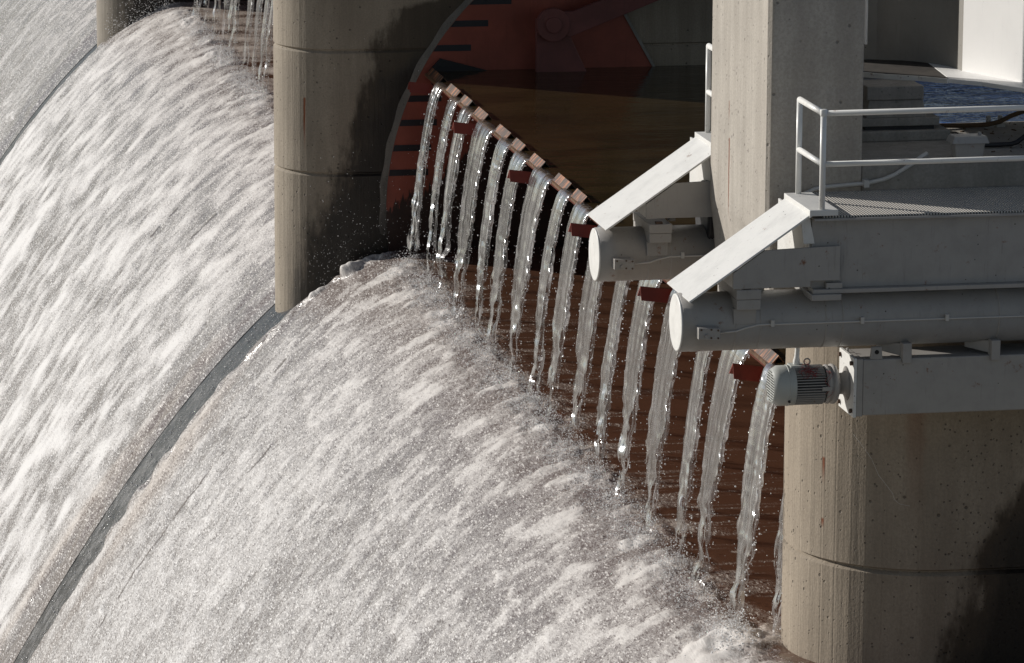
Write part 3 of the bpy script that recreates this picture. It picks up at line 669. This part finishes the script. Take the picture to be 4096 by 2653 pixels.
br = thing('road_bridge', (2.5, .6, 3.3), 'white painted steel bridge girder on a pedestal at the top right', 'bridge')
web = [(.84, 1.78), (1.15, 1.76), (1.45, 1.70), (1.70, 1.58), (1.90, 1.40), (2.06, 1.14), (2.15, .86), (2.18, .60), (2.28, .35), (2.38, .10), (2.48, -.15), (2.58, -.40), (2.9, -1.2)]
def wall_strip(path, th, z0, z1):
    mb = MB(); P = [Vector((x, y, 0)) for x, y in path]; L = []; R = []
    for i, p in enumerate(P):
        d = (P[min(i + 1, len(P) - 1)] - P[max(i - 1, 0)]).normalized(); nn = Vector((-d.y, d.x, 0)); L.append(p + nn * th); R.append(p)
    ring = [(q.x, q.y) for q in R] + [(q.x, q.y) for q in reversed(L)]
    return mb.prism(ring, 2, z0, z1)
def dense(path, k=6):
    out = []
    P = [path[0]] + path + [path[-1]]
    for i in range(1, len(P) - 2):
        p0, p1, p2, p3 = [Vector(q) for q in P[i - 1:i + 3]]
        for j in range(k):
            u = j / k; out.append(tuple(.5 * (2 * p1 + (p2 - p0) * u + (2 * p0 - 5 * p1 + 4 * p2 - p3) * u * u + (3 * p1 - p0 - 3 * p2 + p3) * u ** 3)))
    return out + [path[-1]]
wall_strip(web[:4], .05, 3.40, 6.9).build('end_panel', M['shaded_web'], br)
o = wall_strip(dense(web[3:8], 8), .05, 3.47, 6.9).build('curved_web', M['shaded_web'], br)
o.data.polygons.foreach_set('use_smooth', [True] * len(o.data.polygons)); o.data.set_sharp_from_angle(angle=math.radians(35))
wall_strip(web[7:], .05, 3.47, 6.9).build('girder_web', M['bridge'], br)
MB().box(1.285, 1.315, 1.62, 1.75, 3.66, 6.9).build('end_stiffener', M['bridge'], br, .004)
fl = [(1.02, .66), (1.23, .46), (1.58, .24), (1.83, .0), (2.15, -.31), (2.47, -.88), (2.66, -1.3), (3.6, -1.3), (3.6, 2.0), (.8, 2.0), (.8, 1.2)]
MB().prism([(1.845, -.015), (2.15, -.31), (2.47, -.88), (2.66, -1.3), (3.6, -1.3), (3.6, 2.0), (2.05, 2.0)], 2, 3.42, 3.47).build('bottom_flange', M['bridge'], br, .004)
MB().prism([(1.02, .66), (1.23, .46), (1.58, .24), (1.843, -.013), (2.045, 2.0), (.8, 2.0), (.8, 1.2)], 2, 3.422, 3.468).build('bottom_flange', M['shaded_flange'], br)
fe = [(1.02, .66), (1.23, .46), (1.58, .24), (1.845, -.015)]
MB().prism(fe + [(x - .03, y - .022) for x, y in fe[::-1]], 2, 3.418, 3.473).build('flange_edge', M['white'], br)
MB().box(1.6, 9.5, 3.2, 95, 4.9, 6.0).build('unseen_deck_slab', M['deck'], br, .03)  # deck added out of view, keeps sky light off pool and pier wall
for gx in (1.7, 4.2, 7.4): MB().box(gx, gx + .5, 8, 95, 3.55, 4.88).build('unseen_girder', M['deck'], br)  # unseen beams added under the deck to darken the pier wall
pd = thing('bearing_pedestal', (1.25, .15, 2.8), 'dark stepped bearing pedestal under the white girder', 'pedestal')
yp = -.15
MB().box(.84, 1.51, yp, yp + .6, 3.26, 3.418).build('cap_block', M['abut'], pd, .012)
mb = MB(); b0, b1 = .855, 1.51
mb.hexa([(b0 - .03, yp - .02, 3.06), (b1 + .03, yp - .02, 3.06), (b1 + .03, yp + .62, 3.06), (b0 - .03, yp + .62, 3.06), (b0 + .02, yp + .03, 3.255), (b1 - .0, yp + .03, 3.255), (b1, yp + .57, 3.255), (b0 + .02, yp + .57, 3.255)])
mb.build('rocker', M['abut'], pd, .008)
MB().box(.76, 1.69, yp - .05, yp + .65, 2.965, 3.06).build('base_plate', M['abut'], pd, .01)
MB().box(.82, 1.64, yp + .0, yp + .6, 2.92, 2.965).build('bearing_pad', M['dark'], pd)
MB().box(.70, 1.80, yp - .12, yp + .7, 2.80, 2.92).build('plinth', M['abut'], pd, .015)
# hoses on the deck
tag(MB().tube([(1.72, .5, 2.845), (1.98, .55, 2.84), (2.15, .55, 2.835), (2.36, .55, 2.835), (2.5, .55, 2.84), (2.64, .55, 2.87), (2.76, .55, 2.93), (2.93, .55, 2.99), (3.3, .55, 3.05)], .028, 12).build('hose', M['debris']), 'brown pipe bending upward on the deck right of the pedestal', 'hose')
tag(MB().tube([(1.80, -.9, 2.83), (1.98, -.9, 2.838), (2.13, -.9, 2.835), (2.33, -.9, 2.84), (2.4, -.9, 2.86), (2.48, -.9, 2.92), (2.7, -.9, 3.02)], .028, 12).build('hose', M['dark']), 'black hose on the deck behind the small grey box', 'hose')
eb = thing('junction_box', (1.65, -1.5, 2.8), 'small dusty grey box with an overhanging lid on the deck edge above the rail', 'box')
MB().hexa([(1.49, -1.56, 2.80), (1.80, -1.56, 2.80), (1.80, -1.40, 2.80), (1.49, -1.40, 2.80), (1.47, -1.58, 2.97), (1.82, -1.58, 2.97), (1.82, -1.38, 2.97), (1.47, -1.38, 2.97)]).build('body', M['grey'], eb, .006)
MB().hexa([(1.43, -1.62, 2.97), (1.86, -1.62, 2.97), (1.86, -1.34, 2.97), (1.43, -1.34, 2.97), (1.46, -1.59, 3.05), (1.83, -1.59, 3.05), (1.83, -1.37, 3.05), (1.46, -1.37, 3.05)]).build('lid', M['grey'], eb, .008)
disc(MB(), 1.78, -1.50, -1.47, 3.065, .02).build('knob', M['grey'], eb)
for k, (x, y) in enumerate([(2.52, .62), (2.66, .62)]):
    mb = MB(); mb.box(x - .05, x + .05, y - .05, y + .05, 2.8, 2.84); mb.tube([(x, y, 2.84), (x, y, 2.93)], .03, 12)
    tag(mb.build('deck_stud', M['grey']), 'short pale stud on the deck edge by the lake, ' + ('left one of two' if k == 0 else 'right one of two'), 'stud', 'studs on the deck edge')
tag(MB().tube([(6.9, 23.6, .05), (30, 23.8, .05)], .09, 12).build('floating_boom', M['abut']), 'pale floating boom on the blue lake behind the pedestal', 'boom')
cd = MB(); cpts = [(-.30, -1.60, 2.44), (-.2, -1.54, 2.46), (-.12, -1.52, 2.49), (-.01, -1.52, 2.51), (.27, -1.52, 2.53), (.47, -1.52, 2.54), (.67, -1.52, 2.58), (.8, -1.52, 2.63), (1.0, -1.52, 2.75), (1.1, -1.51, 2.82), (1.2, -1.45, 2.86)]
co = thing('conduit', (.4, -1.52, 2.5), 'pale flexible conduit curving up the concrete wall behind the railing', 'conduit')
fine = []
for a, b in zip(cpts[:-1], cpts[1:]):
    for q in range(5): fine.append(tuple(a[i] + (b[i] - a[i]) * q / 5 for i in range(3)))
cd.tube(fine, .024, 10).build('tube', M['conduit'], co)
MB().box(.44, .50, -1.56, -1.45, 2.50, 2.58).build('clip', M['conduit'], co)

# ------------------------------------------------------------------ pipe assemblies on both flanks of the column
def pipe_assembly(label, xr=4.6):
    R = .32; cy, cz = -2.69, 1.275
    p = thing('steel_pipe', (-1.95, cy, cz), label, 'pipe', 'big grey pipes beside the column')
    MB().lathe([(-1.93, R - .012), (-1.925, R), (-1.80, R), (-1.795, R + .003), (-1.70, R + .003), (-1.695, R), (4.6, R)], cy, cz, 64, False, True).build('shell', M['grey'], p)
    MB().lathe([(-1.95, R - .02), (-1.945, R - .008), (-1.93, R - .008)], cy, cz, 64).build('end_cap', M['cap'], p)
    for x in (-1.345, -1.075, -.345, -.155, 1.6):
        MB().lathe([(x - .007, R), (x - .005, R + .004), (x + .005, R + .004), (x + .007, R)], cy, cz, 64, False, False).build('weld_seam', M['grey'], p)
    yb = cy - .22
    jb = MB().hexa([(-1.80, -3.17, 1.175), (-1.56, -3.17, 1.165), (-1.56, -2.95, 1.165), (-1.80, -2.95, 1.175), (-1.80, -3.17, 1.30), (-1.56, -3.17, 1.29), (-1.56, -2.95, 1.29), (-1.80, -2.95, 1.30)]).build('junction_box', M['grey'], p, .005)
    MB().tube([(-1.715, -3.165, 1.215), (-1.715, -3.20, 1.215)], .02, 12).build('knob', M['grey'], jb)
    for (bx, bz) in ((-1.77, 1.28), (-1.66, 1.19), (-1.585, 1.185), (-1.585, 1.27), (-1.66, 1.28)): MB().tube([(bx, -3.169, bz), (bx, -3.178, bz)], .011, 8).build('screw', M['bolt'], jb)
    MB().tube([(-1.56, -3.04, 1.215), (-1.35, -3.03, 1.225), (-1.25, -3.02, 1.255), (-1.1, -3.018, 1.285), (0, -3.018, 1.285), (4.6, -3.018, 1.285)], .011, 8).build('conduit', M['conduit'], p)
    for x in (-.95, .05, 1.0):
        MB().box(x - .02, x + .02, -3.04, -2.99, 1.262, 1.335).build('clip', M['conduit'], p, .003)
    # saddle: two stacked slabs at the near end of a cross beam lying on the pipe
    MB().box(-1.376, -1.10, -3.12, -2.2, 1.585, 1.69).build('saddle_slab', M['grey'], p, .008)
    MB().box(-1.37, -1.105, -3.11, -2.2, 1.47, 1.582).build('saddle_slab', M['grey'], p, .008)
    MB().box(-1.38, -1.13, -3.02, -2.95, 1.30, 1.468).build('saddle_pad', M['grey'], p, .004)
    MB().box(-1.29, -1.21, -3.09, -3.02, 1.692, 1.715).build('nut', M['bolt'], p)
    # walkway carried by the pipe
    w = thing('walkway', (.5, -2.6, 2.4), 'grey steel walkway girder with a perforated deck above the lower pipe', 'walkway', 'steel walkways beside the column')
    MB().box(-.53, 4.6, -3.02, -2.98, 1.672, 2.415).build('girder_web', M['grey'], w)
    MB().box(-.53, 4.6, -3.125, -2.88, 1.625, 1.67).build('bottom_flange', M['grey'], w, .004)
    MB().box(-.53, 4.6, -3.13, -2.9, 2.418, 2.444).build('top_flange', M['grey'], w, .004)
    MB().box(-.42, 4.6, -3.08, -1.56, 2.446, 2.464).build('grating', M['grate'], w)
    MB().box(-.55, -.53, -2.98, -1.6, 1.70, 2.415).build('end_plate', M['white'], w)
    MB().box(-.555, -.225, -3.16, -2.4, 1.555, 1.622).build('bearing_plate', M['grey'], w, .006)
    MB().box(-.38, -.20, -3.10, -3.022, 1.672, 1.735).build('cleat', M['grey'], w, .004)
    MB().prism([(-1.41, 1.70), (-.555, 1.70), (-.555, 1.765), (-.232, 1.765), (-.232, 2.14), (-1.07, 2.11), (-1.41, 1.872)], 1, -3.10, -3.06).build('bracket_plate', M['grey'], w, .003)
    MB().prism([(-1.40, 1.70), (-1.36, 1.70), (-1.36, 1.90), (-1.40, 1.87)], 1, -3.055, -2.2).build('cross_web', M['white'], w)
    MB().prism([(-.62, 2.16), (-.50, 2.16), (-.56, 2.44), (-.66, 2.44)], 1, -3.03, -2.99).build('gusset', M['white'], w)
    MB().box(-1.05, -.98, -2.75, -2.6, 1.6, 2.1).build('prop', M['grey'], w)
    # bright cover plate sloping from the walkway down to the pipe end
    c = thing('sloping_plate', (-1.2, -2.55, 2.0), 'bright white sloping cover plate above the lower pipe end', 'plate', 'white sloping plates on the pipe ends')
    a0, a1 = (-1.885, 1.565), (-.555, 2.478); th = .022
    dx, dz = a1[0] - a0[0], a1[1] - a0[1]; L = math.hypot(dx, dz); ux, uz = -dz / L * th, dx / L * th
    MB().prism([(a0[0], a0[1]), a1, (a1[0] + ux, a1[1] + uz), (a0[0] + ux, a0[1] + uz)], 1, -3.11, -2.02).build('plate', M['cap'], c, .003)
    MB().prism([(-.585, 2.452), (-.585, 2.54), (-.27, 2.54), (-.27, 2.475), (-.555, 2.475)], 1, -3.13, -1.99).build('landing_plate', M['white'], c, .005)
    # railing
    r = thing('guard_rail', (-.44, -2.5, 2.5), 'white tubular guard rail standing on the near walkway', 'railing', 'white guard rails beside the column')
    rr = .033
    for y in (-3.08, -2.05): MB().tube([(-.44, y, 2.54), (-.44, y, 3.58)], rr, 14).build('post', M['rail'], r)
    MB().tube([(-.44, -2.05, 3.58), (-.44, -3.08, 3.58)], rr + .001, 14).build('end_rail', M['rail'], r)
    MB().tube([(-.44, -2.05, 3.03), (-.44, -3.08, 3.03)], rr - .001, 14).build('end_rail', M['rail'], r)
    MB().tube([(-.44, -3.08, 3.58), (xr, -3.08, 3.60)], rr - .002, 14).build('top_rail', M['rail'], r)
    MB().tube([(-.44, -3.08, 3.03), (xr, -3.08, 3.05)], rr - .003, 14).build('mid_rail', M['rail'], r)
    MB().tube([(-.44, -3.08, 3.55), (-.44, -3.08, 3.625)], .04, 14).build('elbow', M['rail'], r, .01)
    return [p, w, c, r]
near = pipe_assembly('big grey steel pipe with a bright round end cap above the electric motor')
far_labels = ['big grey steel pipe with a bright round end cap, farther one beside the streams', 'farther steel walkway half hidden behind the column', 'bright white sloping cover plate on the farther pipe, touching the gate crest', 'farther white guard rail seen left of the column']
far = pipe_assembly(far_labels[0], .3)
for o, lb, dz in zip(far, far_labels, (-.06, 0, 0, 0)):
    o['label'] = lb; o.location = o.location + Vector((.01, 4.42, dz))
# dark ribbed disc between the farther pipe and the column
mb = MB(); prof_r = []
for i in range(9):
    x = -.62 + i * .018; prof_r.append((x, .40 if i % 2 else .385))
mb.lathe([(-.63, .30)] + prof_r + [(-.46, .30)], 1.78, 1.66, 40)
tag(mb.build('rubber_wheel', M['dark']), 'black ribbed rubber wheel wedged between the farther pipe and the column', 'wheel')

# ------------------------------------------------------------------ box beam and electric motor under the near pipe
bb = thing('box_beam', (1, -2.65, .2), 'square grey box beam hanging under the near pipe in front of the pier', 'beam')
MB().box(.09, 4.6, -2.95, -2.35, .222, .845).build('body', M['grey'], bb, .012)
MB().box(.02, .088, -2.955, -2.345, .215, .852).build('collar', M['grey'], bb, .005)
MB().box(-.015, .018, -2.96, -2.34, .205, .862).build('end_plate', M['white'], bb, .004)
for y in (-2.90, -2.40):
    for z in (.27, .80):
        MB().tube([(-.016, y, z), (-.045, y, z)], .026, 6).build('bolt', M['bolt'], bb)
lg = MB().prism([(.17, .846), (.31, .846), (.305, .86), (.295, .98), (.185, .98), (.175, .86)], 1, -2.95, -2.90).build('lug', M['grey'], bb, .004)
disc(MB(), .24, -2.956, -2.945, .925, .024).build('hole', M['hole'], lg)
for x in (.52, 1.52):
    MB().box(x, x + .10, -3.0, -2.86, .80, 1.02).build('clamp', M['grey'], bb, .005)
    MB().hexa([(x - .22, -2.7, .90), (x + .02, -2.9, .86), (x + .06, -2.88, .86), (x - .18, -2.66, .90), (x - .22, -2.7, .99), (x + .02, -2.9, 1.0), (x + .06, -2.88, 1.0), (x - .18, -2.66, .99)]).build('clamp_arm', M['grey'], bb, .004)
MB().tube([(.02, -2.55, .852), (.02, -2.55, .90)], .012, 8).build('pin', M['grey'], bb)

my, mz, mr = -2.65, .525, .222
mo = thing('electric_motor', (-.45, my, mz), 'pale green grey electric motor with cooling fins, bolted to the box beam', 'motor')
MB().lathe([(-.865, mr * .80), (-.86, mr * .84), (-.80, mr), (-.625, mr), (-.62, mr * .99)], my, mz, 56, False, True).build('fan_cover', M['motor'], mo)
gr = MB().lathe([(-.868, mr * .80), (-.862, mr * .82)], my, mz, 56).build('fan_grille', M['motor'], mo)
mb = MB()
for sgn in (-1, 1):
    for k in range(12):
        z = mz - mr * .72 + k * mr * 1.44 / 11; hw = math.sqrt(max((mr * .76) ** 2 - (z - mz) ** 2, 0))
        if hw < .03: continue
        y0, y1 = (my + .012, my + hw) if sgn > 0 else (my - hw, my - .012)
        mb.box(-.8705, -.868, y0, y1, z - .0065, z + .0065)
mb.build('slot', M['hole'], gr)
MB().lathe([(-.70, mr), (-.698, mr + .004), (-.685, mr + .004), (-.683, mr)], my, mz, 56, False, False).build('band', M['motor'], mo)
MB().lathe([(-.62, mr * .86), (-.27, mr * .86)], my, mz, 56).build('stator', M['fin'], mo)
mb = MB()
for k in range(44):
    a = 2 * PI * k / 44; c, s = math.cos(a), math.sin(a); w = .0045
    r0, r1 = mr * .85, mr * (.985 if (k % 11) else 1.0)
    def q(x, r, d): return (x, my + r * c - d * s, mz + r * s + d * c)
    mb.hexa([q(-.62, r0, -w), q(-.28, r0, -w), q(-.28, r0, w), q(-.62, r0, w), q(-.62, r1, -w), q(-.30, r1, -w), q(-.30, r1, w), q(-.62, r1, w)])
mb.build('cooling_fins', M['grey'], mo)
MB().box(-.34, -.23, my - mr - .008, my - mr * .8, mz - .03, mz + .015).build('name_plate', M['grey'], mo, .002)
MB().lathe([(-.275, mr * .92), (-.25, mr * .97), (-.235, mr * .98), (-.215, mr * .9), (-.20, mr * .9), (-.195, mr * .99), (-.165, mr * .99), (-.14, mr * .90), (-.12, mr * .7)], my, mz, 56).build('end_bell', M['grey'], mo)
MB().lathe([(-.12, .115), (-.05, .12), (-.016, .19)], my, mz, 40).build('coupling', M['grey'], mo)
mb = MB(); pts = [(-.47, my - .02 + .0, mz + mr + .055)]
ring = [(-.475 + .034 * math.cos(2 * PI * i / 24), my - .05, mz + mr + .045 + .034 * math.sin(2 * PI * i / 24)) for i in range(25)]
mb.tube(ring, .0085, 8, False); mb.tube([(-.475, my - .05, mz + mr - .02), (-.475, my - .05, mz + mr + .012)], .011, 8); mb.build('eye_bolt', M['grey'], mo)
MB().tube([(-.575, my + .02, mz + mr - .02), (-.575, my + .02, mz + mr + .04), (-.572, my + .02, mz + mr + .09), (-.565, my + .02, .95), (-.56, my + .03, 1.1)], [.04, .04, .028, .026, .026], 14).build('cable_gland', M['rail'], mo)
MB().box(-.66, -.50, my - .08, my + .1, mz + mr - .02, mz + mr + .008).build('gland_plate', M['motor'], mo, .002)
MB().tube([(-.70, my - mr * .80, mz - mr * .62), (-.70, my - mr * .86, mz - mr * .67)], .014, 10).build('plug', M['hole'], mo)
# tangled red fishing line caught on the motor
mb = MB(); r = random.Random(3)
for k in range(16):
    p = Vector((-.49 + r.uniform(-.03, .12), my - .10, mz + mr * .93)); pts = []; a = r.uniform(0, 6)
    for i in range(16):
        a += r.uniform(-.9, .9); p = p + Vector((.013 * math.cos(a), -.006 * r.uniform(-.2, 1), .010 * math.sin(a) - .002))
        rad = Vector((p.y - my, p.z - mz, 0)); l = max(rad.length, mr * 1.01); rad = rad.normalized() * l; p = Vector((p.x, my + rad.x, mz + rad.y)); pts.append(tuple(p))
    mb.tube(pts, .0022, 5)
for (x0, da) in ((-.28, .35), (-.25, .5), (-.535, .25)):
    mb.tube([(x0 + .03 * math.sin(i * .8), my - mr * 1.015 * math.cos(.9 - i * .11 * (da + .5)), mz + mr * 1.015 * math.sin(.9 - i * .11 * (da + .5))) for i in range(14 if x0 > -.4 else 6)], .002, 5)
tag(mb.build('fishing_line', M['line']), 'tangle of red fishing line caught on top of the motor', 'line')
lp = [(.25, -.2), (.42, -.42), (.47, -.5), (.55, -.68), (.66, -.82), (.72, -.9), (.74, -.97), (.80, -1.02), (.92, -1.05)]
tag(MB().tube([(x, -2.016, z) for x, z in lp], .0012, 5).build('fishing_line', M['rail']), 'single pale strand of fishing line hanging on the near pier', 'line')

# ------------------------------------------------------------------ light, sky, camera
EL, AZ = math.radians(20), math.radians(38)
sd = Vector((-math.cos(EL) * math.cos(AZ), math.cos(EL) * math.sin(AZ), math.sin(EL)))
L = bpy.data.lights.new('sun', 'SUN'); L.energy = 4.7; L.angle = math.radians(.5); L.color = (1, .955, .895)
lo = bpy.data.objects.new('sun', L); COL.objects.link(lo); lo.rotation_euler = sd.to_track_quat('Z', 'Y').to_euler(); lo.location = (-20, 10, 30)
w = bpy.data.worlds.new('World'); SC.world = w; w.use_nodes = True; nt = w.node_tree
sk = nt.nodes.new('ShaderNodeTexSky'); sk.sky_type = 'NISHITA'; sk.sun_disc = False; sk.dust_density = 0.0; sk.air_density = 1.0; sk.ozone_density = 2.0; sk.altitude = 300; sk.sun_elevation = EL
sk.sun_rotation = math.atan2(sd.x, sd.y)      # Nishita measures the sun clockwise from +Y
bg = nt.nodes['Background']; bg.inputs[1].default_value = .062; hs = nt.nodes.new('ShaderNodeHueSaturation'); hs.inputs['Saturation'].default_value = .62; nt.links.new(sk.outputs[0], hs.inputs['Color']); nt.links.new(hs.outputs[0], bg.inputs[0])

CAM_X, CAM_Y, CAM_Z = ((0.983097, 0.032477, -0.180180), (-0.183038, 0.196396, -0.963289), (0.004102, 0.979987, 0.199021))
cam = bpy.data.cameras.new('camera'); cam.sensor_width = 36; cam.lens = 151.161; cam.clip_end = 6000; cam.clip_start = 1
co = bpy.data.objects.new('camera', cam); COL.objects.link(co)
co.matrix_world = Matrix.Translation(Vector((-12.0675, -47.1828, 10.4262))) @ Matrix((CAM_X, CAM_Y, CAM_Z)).to_4x4()
SC.camera = co
SC.view_settings.view_transform = 'Standard'; SC.view_settings.look = 'None'; SC.view_settings.exposure = 0.0; SC.view_settings.gamma = 1.0
SC.cycles.max_bounces = 10; SC.cycles.transparent_max_bounces = 12; SC.cycles.transmission_bounces = 8; SC.cycles.caustics_reflective = False; SC.cycles.caustics_refractive = False
SC.cycles.sample_clamp_indirect = 4.0; SC.cycles.use_denoising = True
